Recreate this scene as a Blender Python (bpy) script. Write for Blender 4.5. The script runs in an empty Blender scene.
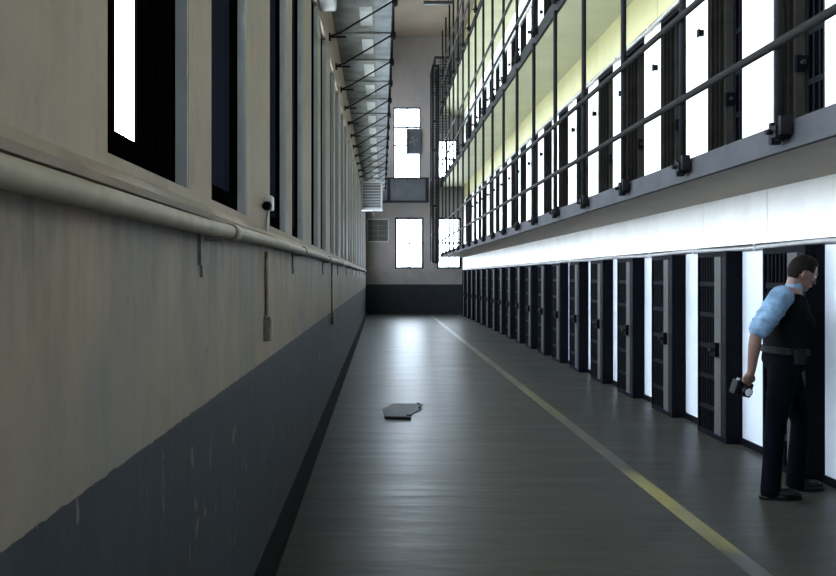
import bpy, bmesh, math, random
from mathutils import Vector, Matrix
random.seed(7)
D = bpy.data
SC = bpy.context.scene
COL = SC.collection
PI = math.pi

# ------------------------------------------------------------------ camera
EYE = 1.55
FPX = 900.0
cam = D.cameras.new('camera')
cam.sensor_width = 36.0
cam.lens = 36.0 * FPX / 836.0
cam.shift_x = 37.0 / 836.0
cam.shift_y = -12.0 / 836.0
cam.clip_end = 300
camo = D.objects.new('camera', cam)
camo.location = (0, 0, EYE)
camo.rotation_euler = (PI / 2, 0, 0)
COL.objects.link(camo)
SC.camera = camo

# ------------------------------------------------------------------ materials
def newmat(name):
    m = D.materials.new(name)
    m.use_nodes = True
    nt = m.node_tree
    return m, nt, nt.nodes['Principled BSDF']

def mapped_noise(nt, scale=(1, 1, 1), nscale=1.0, detail=4.0, rough=0.55, off=(0, 0, 0)):
    g = nt.nodes.new('ShaderNodeNewGeometry')
    mp = nt.nodes.new('ShaderNodeMapping')
    mp.inputs['Scale'].default_value = scale
    mp.inputs['Location'].default_value = off
    nt.links.new(g.outputs['Position'], mp.inputs['Vector'])
    n = nt.nodes.new('ShaderNodeTexNoise')
    n.inputs['Scale'].default_value = nscale
    n.inputs['Detail'].default_value = detail
    n.inputs['Roughness'].default_value = rough
    nt.links.new(mp.outputs['Vector'], n.inputs['Vector'])
    return n.outputs['Fac']

def ramp(nt, fac, a, b):
    r = nt.nodes.new('ShaderNodeMapRange')
    r.inputs['From Min'].default_value = a
    r.inputs['From Max'].default_value = b
    nt.links.new(fac, r.inputs['Value'])
    return r.outputs['Result']

def mixc(nt, fac, a, b):
    n = nt.nodes.new('ShaderNodeMix')
    n.data_type = 'RGBA'
    for i, v in ((6, a), (7, b)):
        if isinstance(v, (tuple, list)):
            n.inputs[i].default_value = (v[0], v[1], v[2], 1)
        else:
            nt.links.new(v, n.inputs[i])
    if isinstance(fac, float):
        n.inputs[0].default_value = fac
    else:
        nt.links.new(fac, n.inputs[0])
    return n.outputs[2]

def math_n(nt, op, a, b=None, c=None):
    n = nt.nodes.new('ShaderNodeMath')
    n.operation = op
    for i, v in enumerate((a, b, c)):
        if v is None:
            continue
        if isinstance(v, (int, float)):
            n.inputs[i].default_value = v
        else:
            nt.links.new(v, n.inputs[i])
    return n.outputs[0]

def bump(nt, p, h, strength=0.3, dist=0.01):
    b = nt.nodes.new('ShaderNodeBump')
    b.inputs['Strength'].default_value = strength
    b.inputs['Distance'].default_value = dist
    nt.links.new(h, b.inputs['Height'])
    nt.links.new(b.outputs['Normal'], p.inputs['Normal'])

def M(name, col, rough=0.6, metal=0.0, var=0.0, nscale=3.0, sc=(1, 1, 1), bmp=0.0, spec=None):
    m, nt, p = newmat(name)
    p.inputs['Roughness'].default_value = rough
    p.inputs['Metallic'].default_value = metal
    if spec is not None:
        p.inputs['Specular IOR Level'].default_value = spec
    if var:
        f = mapped_noise(nt, sc, nscale)
        c = mixc(nt, ramp(nt, f, 0.3, 0.7), [v * (1 - var) for v in col], [min(1, v * (1 + var)) for v in col])
        nt.links.new(c, p.inputs['Base Color'])
        if bmp:
            bump(nt, p, f, bmp)
    else:
        p.inputs['Base Color'].default_value = (*col, 1)
    return m

def plaster(name, top, blot, dado, dado_z, chip, strong=1.0):
    """painted plaster: stained upper colour, dark dado below dado_z with chips along the edge"""
    m, nt, p = newmat(name)
    g = nt.nodes.new('ShaderNodeNewGeometry')
    sx = nt.nodes.new('ShaderNodeSeparateXYZ')
    nt.links.new(g.outputs['Position'], sx.inputs[0])
    big = mapped_noise(nt, (1, 1, 1), 0.9, 5, 0.6)
    streak = mapped_noise(nt, (5, 5, 0.6), 1.1, 4, 0.6)
    fine = mapped_noise(nt, (1, 1, 1), 9, 6, 0.65)
    c = mixc(nt, ramp(nt, big, 0.40, 0.60), top, blot)
    warm = mapped_noise(nt, (0.5, 0.8, 0.8), 1.3, 3, 0.55, (9, 4, 2))
    c = mixc(nt, math_n(nt, 'MULTIPLY', ramp(nt, warm, 0.50, 0.68), 0.6 * strong), c, (top[0] * 1.25, top[1] * 1.12, top[2] * 0.95))
    c = mixc(nt, math_n(nt, 'MULTIPLY', ramp(nt, streak, 0.48, 0.72), 0.4 * strong), c, [v * 0.62 for v in blot])
    c = mixc(nt, math_n(nt, 'MULTIPLY', ramp(nt, fine, 0.58, 0.72), 0.3 * strong), c, [v * 0.7 for v in top])
    spot = mapped_noise(nt, (1, 1.4, 0.7), 5.5, 3, 0.5, (3, 8, 1))
    c = mixc(nt, math_n(nt, 'MULTIPLY', ramp(nt, spot, 0.69, 0.74), 0.8 * strong), c, chip)
    pale = mapped_noise(nt, (1.2, 1.6, 0.5), 3.2, 4, 0.6, (12, 3, 7))
    c = mixc(nt, math_n(nt, 'MULTIPLY', ramp(nt, pale, 0.60, 0.72), 0.45 * strong), c, [min(1, v * 1.5) for v in blot])
    up = math_n(nt, 'GREATER_THAN', sx.outputs['Z'], 1.80)      # the window band gets a lighter tone
    c = mixc(nt, math_n(nt, 'MULTIPLY', up, 0.55 * strong), c, (top[0] * 1.18, top[1] * 1.15, top[2] * 1.13))
    mott = mapped_noise(nt, (1, 1.3, 1), 3.4, 6, 0.7, (6, 6, 1))
    c = mixc(nt, math_n(nt, 'MULTIPLY', ramp(nt, mott, 0.50, 0.66), 0.42 * strong), c, [v * 0.62 for v in top])
    pipe_streak = mapped_noise(nt, (1, 4.0, 0.8), 1.7, 5, 0.65, (1, 9, 4))                      # dark streaks, stronger toward the pipe
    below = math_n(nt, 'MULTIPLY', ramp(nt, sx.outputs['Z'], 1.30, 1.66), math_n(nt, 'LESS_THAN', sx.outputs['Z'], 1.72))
    c = mixc(nt, math_n(nt, 'MULTIPLY', math_n(nt, 'MULTIPLY', below, ramp(nt, pipe_streak, 0.44, 0.66)), 0.8 * strong), c, (0.055, 0.052, 0.046))
    # dado
    edge = mapped_noise(nt, (1, 1, 1), 13, 5, 0.7, (1, 2, 3))
    zz = math_n(nt, 'ADD', sx.outputs['Z'], math_n(nt, 'MULTIPLY', math_n(nt, 'SUBTRACT', edge, 0.5), 0.02))
    isd = math_n(nt, 'LESS_THAN', zz, dado_z)
    dn = mapped_noise(nt, (3, 3, 0.5), 1.4, 4, 0.6, (7, 1, 2))
    dc = mixc(nt, ramp(nt, dn, 0.4, 0.75), dado, [v * 1.45 for v in dado])
    ck = mapped_noise(nt, (1, 2.2, 0.9), 7.0, 2, 0.5, (2, 5, 9))
    dc = mixc(nt, math_n(nt, 'MULTIPLY', ramp(nt, ck, 0.66, 0.70), 0.75 * (1.0 if strong == 1.0 else 0.0)), dc, [v * 0.75 for v in top])
    c = mixc(nt, isd, c, dc)
    nt.links.new(c, p.inputs['Base Color'])
    p.inputs['Roughness'].default_value = 0.6
    p.inputs['Specular IOR Level'].default_value = 0.25
    bump(nt, p, math_n(nt, 'ADD', big, math_n(nt, 'MULTIPLY', fine, 0.4)), 0.35, 0.02)
    return m

MT = {}
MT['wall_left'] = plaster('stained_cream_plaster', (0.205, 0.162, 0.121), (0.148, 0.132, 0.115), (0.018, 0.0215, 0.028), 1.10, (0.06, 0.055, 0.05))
MT['wall_end'] = plaster('end_wall_plaster', (0.215, 0.185, 0.165), (0.175, 0.162, 0.158), (0.007, 0.0085, 0.011), 1.21, (0.3, 0.29, 0.27), 0.4)
MT['ceiling'] = M('brown_ceiling_paint', (0.17, 0.133, 0.096), 0.8, var=0.12, nscale=0.8)
MT['white'] = M('white_gloss_paint', (0.64, 0.68, 0.74), 0.45, var=0.05, nscale=2.0)
MT['band'] = M('warm_white_paint', (0.90, 0.865, 0.80), 0.5, var=0.06, nscale=2.5)
MT['cream'] = M('yellow_cream_paint', (0.38, 0.345, 0.155), 0.5, var=0.08, nscale=1.2)
MT['cream_pier'] = M('pale_cream_paint', (0.80, 0.79, 0.66), 0.5, var=0.05, nscale=1.5)
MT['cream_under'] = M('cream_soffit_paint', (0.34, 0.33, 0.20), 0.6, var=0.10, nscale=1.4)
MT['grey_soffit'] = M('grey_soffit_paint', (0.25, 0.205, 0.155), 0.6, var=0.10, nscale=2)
MT['fascia'] = M('slate_fascia_paint', (0.040, 0.040, 0.043), 0.75, var=0.2, nscale=3, spec=0.1)
MT['fascia_backlit'] = M('backlit_fascia_tone', (0.016, 0.016, 0.014), 0.8, var=0.2, nscale=3, spec=0.04)  # darker copy of the slate fascia, backlit shade put into the colour
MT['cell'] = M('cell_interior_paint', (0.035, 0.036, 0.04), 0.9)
MT['black'] = M('black_steel_paint', (0.0025, 0.003, 0.005), 0.7, spec=0.05)
MT['cove'] = M('black_tar_paint', (0.006, 0.006, 0.007), 0.9, spec=0.05)
MT['shutter'] = M('matt_black_shutter', (0.0009, 0.001, 0.0014), 1.0, spec=0.0)
MT['jamb'] = M('dark_blue_black_steel', (0.007, 0.008, 0.011), 0.65, spec=0.1, var=0.25, nscale=6)
MT['jamb_up'] = M('brown_black_steel', (0.016, 0.0145, 0.012), 0.6, spec=0.1, var=0.3, nscale=6)
MT['post_up'] = M('brown_grey_post', (0.030, 0.027, 0.022), 0.6, spec=0.1, var=0.2, nscale=6)
MT['greypost'] = M('grey_door_post_paint', (0.062, 0.060, 0.060), 0.6, spec=0.15, var=0.1, nscale=5)
MT['bar'] = M('dark_bar_steel', (0.004, 0.0045, 0.006), 0.7, spec=0.05)
MT['rail'] = M('dark_rail_steel', (0.020, 0.019, 0.018), 0.7, spec=0.08)
MT['clamp'] = M('black_clamp_steel', (0.008, 0.008, 0.009), 0.7, spec=0.08)
MT['reveal_tint'] = M('pale_blue_skylight_tint', (0.33, 0.35, 0.38), 0.5, var=0.1, nscale=3)  # colour carries the sky light falling on the window reveals
MT['pipe'] = M('cream_pipe_paint', (0.20, 0.17, 0.13), 0.5, spec=0.3, var=0.25, nscale=7, bmp=0.1)
MT['bracket'] = M('rusty_bracket', (0.14, 0.125, 0.115), 0.7, var=0.35, nscale=20)
MT['lockbar'] = M('locking_bar_paint', (0.34, 0.33, 0.32), 0.4, metal=0.2, var=0.2, nscale=5)
MT['plate_a'] = M('grey_green_plate', (0.125, 0.128, 0.102), 0.7, var=0.45, nscale=4)
MT['plate_b'] = M('pale_plate', (0.34, 0.34, 0.30), 0.6, var=0.3, nscale=2.5)
MT['plate_c'] = M('blue_grey_plate', (0.16, 0.17, 0.165), 0.7, var=0.4, nscale=4)
MT['heater'] = M('pale_grey_enamel', (0.32, 0.32, 0.31), 0.5, var=0.08, nscale=4)
MT['heater_d'] = M('grey_louvre', (0.10, 0.10, 0.098), 0.5)
MT['gallery'] = M('dark_slate_panel', (0.036, 0.038, 0.043), 0.7, var=0.2, nscale=2)
MT['plaque'] = M('dark_panel_board', (0.035, 0.034, 0.028), 0.5, var=0.4, nscale=6)
MT['plaque_f'] = M('grey_panel_frame', (0.30, 0.295, 0.28), 0.5)
MT['plastic'] = M('off_white_plastic', (0.45, 0.45, 0.44), 0.4)
MT['skin'] = M('skin', (0.13, 0.068, 0.05), 0.5, var=0.08, nscale=12)
MT['hair'] = M('dark_hair', (0.008, 0.006, 0.005), 0.8, var=0.3, nscale=60, spec=0.08)
MT['shirt'] = M('light_blue_cotton', (0.115, 0.195, 0.285), 0.85, var=0.5, nscale=13, bmp=1.0)
MT['vest'] = M('black_vest_cloth', (0.004, 0.0045, 0.005), 0.95, var=0.3, nscale=20, spec=0.04)
MT['trouser'] = M('black_trouser_cloth', (0.0022, 0.0028, 0.0045), 0.95, var=0.3, nscale=20, spec=0.03)
MT['leather'] = M('black_leather', (0.004, 0.004, 0.005), 0.45, spec=0.2)
MT['belt'] = M('worn_belt_leather', (0.006, 0.006, 0.006), 0.6, spec=0.12)
MT['lens'] = M('lens_glass', (0.6, 0.65, 0.7), 0.08)
MT['eyew'] = M('eye_white', (0.6, 0.58, 0.55), 0.3)
MT['lip'] = M('lip', (0.25, 0.09, 0.08), 0.5)
MT['drain'] = M('worn_steel_plate', (0.035, 0.037, 0.043), 0.6, var=0.4, nscale=9)
MT['dark_hole'] = M('dark_hole', (0.004, 0.004, 0.005), 0.9)

# thin glass: lets light pass, with a weak reflection
m, nt, p = newmat('window_glass')
nt.nodes.remove(p)
tr = nt.nodes.new('ShaderNodeBsdfTransparent'); tr.inputs['Color'].default_value = (0.93, 0.95, 0.97, 1)
gl = nt.nodes.new('ShaderNodeBsdfGlossy'); gl.inputs['Roughness'].default_value = 0.05
mx = nt.nodes.new('ShaderNodeMixShader'); mx.inputs[0].default_value = 0.006
nt.links.new(tr.outputs[0], mx.inputs[1]); nt.links.new(gl.outputs[0], mx.inputs[2])
nt.links.new(mx.outputs[0], nt.nodes['Material Output'].inputs['Surface'])
MT['glass'] = m

# floor: worn, polished dark concrete
m, nt, p = newmat('polished_dark_concrete')
n1 = mapped_noise(nt, (1, 1, 1), 0.7, 5, 0.6)
n2 = mapped_noise(nt, (0.5, 2.2, 1), 1.6, 4, 0.6, (4, 1, 0))
c = mixc(nt, ramp(nt, n1, 0.35, 0.65), (0.022, 0.022, 0.0185), (0.031, 0.029, 0.023))
c = mixc(nt, math_n(nt, 'MULTIPLY', ramp(nt, n2, 0.4, 0.8), 0.3), c, (0.024, 0.024, 0.022))
nt.links.new(c, p.inputs['Base Color'])
nt.links.new(math_n(nt, 'MULTIPLY_ADD', ramp(nt, n2, 0.2, 0.8), 0.10, 0.32), p.inputs['Roughness'])
n3 = mapped_noise(nt, (0.6, 3.0, 1), 2.3, 5, 0.6, (2, 2, 2))
n4 = mapped_noise(nt, (1.0, 4.2, 1), 1.7, 3, 0.5, (5, 2, 2))
bump(nt, p, math_n(nt, 'ADD', n3, math_n(nt, 'MULTIPLY', n4, 1.8)), 0.12, 0.02)
p.inputs['Specular IOR Level'].default_value = 0.10
MT['floor'] = m

# worn yellow floor paint
m, nt, p = newmat('worn_yellow_paint')
g = nt.nodes.new('ShaderNodeNewGeometry'); sx = nt.nodes.new('ShaderNodeSeparateXYZ')
nt.links.new(g.outputs['Position'], sx.inputs[0])
w = mapped_noise(nt, (1, 0.35, 1), 2.6, 5, 0.7, (1, 5, 0))
fine = mapped_noise(nt, (1, 1, 1), 22, 4, 0.7)
w = math_n(nt, 'ADD', w, math_n(nt, 'MULTIPLY', math_n(nt, 'SUBTRACT', fine, 0.5), 0.25))
dist = math_n(nt, 'ABSOLUTE', math_n(nt, 'SUBTRACT', sx.outputs['Y'], 7.45))
gap = math_n(nt, 'MULTIPLY', ramp(nt, dist, 0.7, 0.2), 0.8)            # scuffed-away stretch
near = math_n(nt, 'MULTIPLY', ramp(nt, sx.outputs['Y'], 5.25, 4.95), 0.75)
far = math_n(nt, 'MULTIPLY', ramp(nt, sx.outputs['Y'], 6.9, 7.4), 0.46)  # older, thinner paint further on
wear = math_n(nt, 'ADD', ramp(nt, w, 0.42, 0.74), math_n(nt, 'MAXIMUM', math_n(nt, 'MAXIMUM', gap, far), near))
wear.node.use_clamp = True
c = mixc(nt, wear, (0.18, 0.155, 0.035), (0.031, 0.030, 0.023))
nt.links.new(c, p.inputs['Base Color'])
p.inputs['Roughness'].default_value = 0.34
MT['yellow'] = m

# ------------------------------------------------------------------ mesh builder
class MB:
    def __init__(s):
        s.v = []; s.f = []; s.smooth = set()
    def box(s, x0, x1, y0, y1, z0, z1):
        b = len(s.v)
        s.v += [(x0, y0, z0), (x1, y0, z0), (x1, y1, z0), (x0, y1, z0), (x0, y0, z1), (x1, y0, z1), (x1, y1, z1), (x0, y1, z1)]
        s.f += [tuple(b + i for i in q) for q in ((0, 3, 2, 1), (4, 5, 6, 7), (0, 1, 5, 4), (1, 2, 6, 5), (2, 3, 7, 6), (3, 0, 4, 7))]
        return s
    def tube(s, pts, r, n=10, cap=True):
        pts = [Vector(p) for p in pts]
        rs = r if isinstance(r, (list, tuple)) else [r] * len(pts)
        b = len(s.v); up = None
        for i, p in enumerate(pts):
            t = (pts[min(i + 1, len(pts) - 1)] - pts[max(i - 1, 0)]).normalized()
            if up is None:
                up = t.orthogonal().normalized()
            u = (up - t * up.dot(t)).normalized(); w = t.cross(u); up = u
            for k in range(n):
                a = 2 * PI * k / n
                s.v.append(tuple(p + (u * math.cos(a) + w * math.sin(a)) * rs[i]))
        for i in range(len(pts) - 1):
            for k in range(n):
                k2 = (k + 1) % n
                s.smooth.add(len(s.f))
                s.f.append((b + i * n + k, b + i * n + k2, b + (i + 1) * n + k2, b + (i + 1) * n + k))
        if cap:
            s.f.append(tuple(b + k for k in reversed(range(n))))
            e = b + (len(pts) - 1) * n
            s.f.append(tuple(e + k for k in range(n)))
        return s
    def prism(s, prof, axis, a, b_):
        """profile polygon of 2-D points extruded along axis ('x','y','z') from a to b_"""
        def P(u, v, t):
            return {'x': (t, u, v), 'y': (u, t, v), 'z': (u, v, t)}[axis]
        b = len(s.v); n = len(prof)
        s.v += [P(u, v, a) for u, v in prof] + [P(u, v, b_) for u, v in prof]
        s.f.append(tuple(b + i for i in reversed(range(n))))
        s.f.append(tuple(b + n + i for i in range(n)))
        for i in range(n):
            j = (i + 1) % n
            s.f.append((b + i, b + j, b + n + j, b + n + i))
        return s
    def mesh(s, name, mat):
        me = D.meshes.new(name)
        me.from_pydata(s.v, [], s.f)
        for i in s.smooth:
            me.polygons[i].use_smooth = True
        bm = bmesh.new(); bm.from_mesh(me)
        bmesh.ops.recalc_face_normals(bm, faces=bm.faces)
        bm.to_mesh(me); bm.free()
        me.materials.append(MT[mat])
        return me
    def build(s, name, mat, parent=None, bevel=0.0):
        o = D.objects.new(name, s.mesh(name, mat))
        COL.objects.link(o)
        if parent:
            o.parent = parent
        if bevel:
            bv = o.modifiers.new('bevel', 'BEVEL'); bv.width = bevel; bv.segments = 2; bv.limit_method = 'ANGLE'
        return o

def part(name, me, parent):
    o = D.objects.new(name, me); COL.objects.link(o); o.parent = parent
    return o

def thing(name, label, cat, loc=(0, 0, 0), group=None):
    o = D.objects.new(name, None); COL.objects.link(o)
    o.location = loc; o.empty_display_size = 0.1
    o['label'] = label; o['category'] = cat
    if group: o['group'] = group
    return o

def tag(o, label, cat, group=None):
    o['label'] = label; o['category'] = cat
    if group: o['group'] = group
    return o

def struct(o, label=None, cat=None):
    o['kind'] = 'structure'
    if label: o['label'] = label
    if cat: o['category'] = cat
    return o

ORD = ['first', 'second', 'third', 'fourth', 'fifth', 'sixth', 'seventh', 'eighth', 'ninth', 'tenth', 'eleventh', 'twelfth',
       'thirteenth', 'fourteenth', 'fifteenth', 'sixteenth', 'seventeenth', 'eighteenth', 'nineteenth', 'twentieth',
       'twenty-first', 'twenty-second', 'twenty-third', 'twenty-fourth', 'twenty-fifth', 'twenty-sixth']

# ------------------------------------------------------------------ layout numbers
XW = -0.62            # inner face of the outer wall
WT = 0.17             # its thickness
XC = 3.33             # front of the cells
XB = 5.30             # back of the cells
XF = 2.42             # outer edge of the walkways
Y0, Y1 = -4.0, 36.7   # back and end wall
ZC = 11.3             # ceiling
PER = 1.54
F0 = 6.75             # far edge of the first pier
NB = 19               # openings 0..NB-1 (and -1)

# floor levels, soffits, door heads of the three tiers and the level above
TIERS = [dict(z=0.0, head=1.80, top=2.30, w=0.79), dict(z=2.47, head=4.58, top=5.18, w=0.65), dict(z=5.40, head=7.52, top=8.10, w=0.65)]
SLABS = [(2.30, 2.47), (5.18, 5.40), (8.10, 8.30)]

# ------------------------------------------------------------------ shell
struct(MB().box(XW - WT, XB + 0.2, Y0 - 0.2, Y1 + 0.4, -0.2, 0).build('floor', 'floor'), 'dark polished concrete corridor floor', 'floor')
struct(MB().box(XW - WT, XB + 0.2, Y0 - 0.2, Y1 + 0.4, ZC, ZC + 0.2).build('ceiling', 'ceiling'), 'brown painted ceiling high above the tiers', 'ceiling')
struct(MB().box(XW - WT, XB + 0.2, Y0 - 0.2, Y0, 0, ZC).build('wall_back', 'wall_end'), 'plaster wall closing the near end of the block', 'wall')
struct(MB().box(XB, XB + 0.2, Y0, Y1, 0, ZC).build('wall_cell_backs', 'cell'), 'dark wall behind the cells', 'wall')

# windows of the outer wall: two rows
WW = 0.86
wys = []
for k in range(-2, 12):
    for s0 in (2.04, 3.29):
        y = s0 + 2.978 * k
        if y > Y0 + 0.2 and y + WW < Y1 - 0.5:
            wys.append(y)
wys.sort()
ROWS = [(1.83, 4.20), (5.35, 9.2)]
b = MB()
xs = (XW - WT, XW)
b.box(*xs, Y0, Y1, 0, ROWS[0][0])
b.box(*xs, Y0, Y1, ROWS[0][1], ROWS[1][0])
b.box(*xs, Y0, Y1, ROWS[1][1], ZC)
for (za, zb) in ROWS:
    ys = Y0
    for y in wys:
        b.box(*xs, ys, y, za, zb); ys = y + WW
    b.box(*xs, ys, Y1, za, zb)
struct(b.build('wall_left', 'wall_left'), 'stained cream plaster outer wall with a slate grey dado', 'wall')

# window: black steel frame in the outer half of the wall, half the light closed by a steel shutter plate
def left_window_meshes(h, half):
    fx0, fx1 = -0.085, -0.045      # frame depth range behind the wall face (local x, wall face = 0)
    fr = MB()
    fr.box(-0.16, -0.040, 0.0, 0.035, 0, h)
    if half: fr.box(-0.075, -0.045, 0.035, 0.21, 0, h)      # fixed side plate
    fr.box(-0.165, -0.040, WW - 0.02, WW, 0, h)          # deep far jamb
    fr.box(-0.16, -0.040, 0.035, WW - 0.02, 0, 0.08)
    fr.box(-0.16, -0.040, 0.035, WW - 0.02, h - 0.05, h)
    k = 0.8
    while k < h - 0.3:
        fr.box(-0.100, -0.080, 0.035, 0.40, k, k + 0.03); k += 0.8
    sa = 0.413 if half else 0.66
    sh = MB().box(-0.053, -0.046, sa, WW - 0.02, 0.05, h - 0.05)
    for q in range(5 if half else 2):
        sh.box(-0.046, -0.043, sa + 0.05 + q * 0.08, sa + 0.065 + q * 0.08, 0.08, h - 0.08)
    gl = MB().box(-0.096, -0.092, 0.035, WW - 0.02, 0.05, h - 0.05)
    li = MB().box(-0.045, -0.002, WW - 0.012, WW - 0.0005, 0, h)  # added strip: skylit far reveal, its light put into the pale colour
    return li.mesh('skylit_reveal', 'reveal_tint'), fr.mesh('window_frame', 'shutter'), sh.mesh('shutter_plate', 'shutter'), gl.mesh('window_pane', 'glass')

n = 0
portals = []
for ri, (za, zb) in enumerate(ROWS):
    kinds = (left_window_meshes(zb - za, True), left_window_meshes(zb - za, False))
    vis = 0
    for y in wys:
        n += 1
        lm_, fm, sm, gm = kinds[0 if (ri == 0 and 1.5 < y < 2.5) else 1]
        o = D.objects.new('window_%d' % n, fm); COL.objects.link(o); o.location = (XW, y, za)
        if y > 1.5:
            vis += 1
            lab = 'tall black steel window, %s from the camera along the lower row of the cream wall' % ORD[vis - 1]
            if ri: lab = 'tall black steel window above the wall catwalk, %s toward the end wall' % ORD[vis - 1]
        else:
            lab = 'tall black steel window %s beyond the frame' % ('in the lower row' if ri == 0 else 'in the upper row')
        struct(o, lab, 'window'); o['group'] = 'tall windows of the outer wall'
        part('skylit_reveal', lm_, o); part('shutter_plate', sm, o); part('window_pane', gm, o)
        portals.append(((XW - WT - 0.02, y + WW / 2, (za + zb) / 2), WW, zb - za, 'x'))

# dark cove along the foot of the outer wall
struct(MB().prism([(XW, 0), (XW + 0.075, 0), (XW + 0.07, 0.02), (XW + 0.02, 0.08), (XW, 0.09)], 'y', Y0, Y1).build('baseboard_left', 'cove'),
       'black cove strip at the foot of the cream wall', 'baseboard')

# end wall with four windows
k = Y1 / FPX
def ex(px): return (px - 381) * k
def ez(py): return EYE + (276 - py) * k
EW = [(ex(395), ex(423.5), ez(268.5), ez(217.5)), (ex(437), ex(461), ez(268.5), ez(217.5)),
      (ex(393.5), ex(420.5), ez(180), ez(107.5)), (ex(437.5), ex(457), ez(178), ez(140))]
gx = sorted({XW - WT, XB + 0.2, *[e for w in EW for e in w[:2]]})
gz = sorted({0, ZC, *[e for w in EW for e in w[2:]]})
b = MB()
for i in range(len(gx) - 1):
    for j in range(len(gz) - 1):
        cx, cz = (gx[i] + gx[i + 1]) / 2, (gz[j] + gz[j + 1]) / 2
        if not any(w[0] < cx < w[1] and w[2] < cz < w[3] for w in EW):
            b.box(gx[i], gx[i + 1], Y1, Y1 + 0.4, gz[j], gz[j + 1])
struct(b.build('wall_end', 'wall_end'), 'plaster end wall with bright windows and a black dado', 'wall')
labs = ['bright lower end window right above the black dado, seen whole', 'lower end window half hidden behind the walkway end',
        'tall bright end window above the dark gallery with a fan unit in it', 'upper end window behind the walkway railings']
for i, (x0, x1, z0, z1) in enumerate(EW):
    n += 1
    t = 0.075 if i < 2 else 0.05
    fr = MB()
    fr.box(x0, x0 + t, Y1 + 0.0, Y1 + 0.14, z0, z1).box(x1 - t, x1, Y1 + 0.0, Y1 + 0.14, z0, z1)
    fr.box(x0 + t, x1 - t, Y1 + 0.0, Y1 + 0.14, z0, z0 + t).box(x0 + t, x1 - t, Y1 + 0.0, Y1 + 0.14, z1 - t, z1)
    o = fr.build('window_%d' % n, 'black')
    struct(o, labs[i], 'window')
    mu = MB(); xm = (x0 + x1) / 2; zm = (z0 + z1) / 2
    mu.box(xm - 0.03, xm + 0.03, Y1 + 0.05, Y1 + 0.08, z0 + t, z1 - t)
    if i == 2:
        mu.box(x0 + t, x1 - t, Y1 + 0.05, Y1 + 0.09, ez(128), ez(126)).box(x0 + t, x1 - t, Y1 + 0.05, Y1 + 0.09, ez(146), ez(144.5))
    else:
        mu.box(x0 + t, x1 - t, Y1 + 0.05, Y1 + 0.08, zm - 0.035, zm + 0.035)
    mu.build('muntin_bars', 'rail', o)
    MB().box(x0 + t, x1 - t, Y1 + 0.10, Y1 + 0.105, z0 + t, z1 - t).build('window_pane', 'glass', o)
    portals.append(((((x0 + x1) / 2), Y1 + 0.25, (z0 + z1) / 2), x1 - x0, z1 - z0, 'y'))

# ------------------------------------------------------------------ cell block walls
def F(i): return F0 + PER * i
for ti, T in enumerate(TIERS):
    pm = MB(); lm = MB()
    z0, zh, zt, w = T['z'], T['head'], T['top'], T['w']
    pm.box(XC, XC + 0.30, Y0, F(-1) - 0.0, z0 + 0.0, zh)
    for i in range(0, NB + 1):
        y1 = F(i) if i < NB else Y1
        pm.box(XC, XC + 0.30, F(i) - w, y1, z0, zh)
    # lintel band in one panel per bay with open joints
    ys = Y0
    for i in range(-1, NB + 1):
        y1 = F(i) - 0.53 if i < NB else Y1
        lm.box(XC, XC + 0.30, ys + 0.006, y1 - 0.006, zh, zt); ys = y1
    lm.box(XC + 0.02, XC + 0.28, Y0, Y1, zh + 0.002, zt - 0.002)
    struct(pm.build('wall_right', 'white' if ti == 0 else 'cream_pier'),
           ['white piers between the ground-tier cell doors', 'cream piers between the second-tier cell doors', 'cream piers between the third-tier cell doors'][ti], 'wall')
    struct(lm.build('trim_%d' % (ti + 1), ['band', 'cream', 'cream_pier'][ti]),
           ['white lintel band above the ground-tier doors', 'yellow cream lintel band above the second-tier doors', 'cream lintel band above the third-tier doors'][ti], 'lintel')
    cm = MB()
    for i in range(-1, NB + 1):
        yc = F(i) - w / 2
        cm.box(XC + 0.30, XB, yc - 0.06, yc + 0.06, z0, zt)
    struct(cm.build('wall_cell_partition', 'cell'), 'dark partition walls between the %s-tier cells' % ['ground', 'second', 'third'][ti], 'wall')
struct(MB().box(XC, XC + 0.3, Y0, Y1, SLABS[2][1], ZC).build('wall_upper_right', 'cream'), 'cream wall of the topmost level under the ceiling', 'wall')
struct(MB().box(XC - 0.03, XC, F(-1), Y1, 0, 0.07).build('baseboard_right', 'black') if False else MB().box(XC - 0.02, XC, Y0, Y1, 0, 0.06).build('baseboard_right', 'black'),
       'black strip along the foot of the white piers', 'baseboard')

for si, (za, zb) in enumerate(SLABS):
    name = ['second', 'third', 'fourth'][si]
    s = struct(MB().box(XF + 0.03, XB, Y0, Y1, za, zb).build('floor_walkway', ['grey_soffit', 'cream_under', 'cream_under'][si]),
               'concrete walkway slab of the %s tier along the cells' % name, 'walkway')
    e = MB().prism([(XF, za - 0.0), (XF + 0.03, za), (XF + 0.03, zb), (XF, zb)], 'y', Y0, Y1)
    e.box(XF - 0.012, XF, Y0, Y1, za + 0.0, za + 0.03)
    e.build('fascia', 'fascia' if si == 0 else 'fascia_backlit', s)

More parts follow.
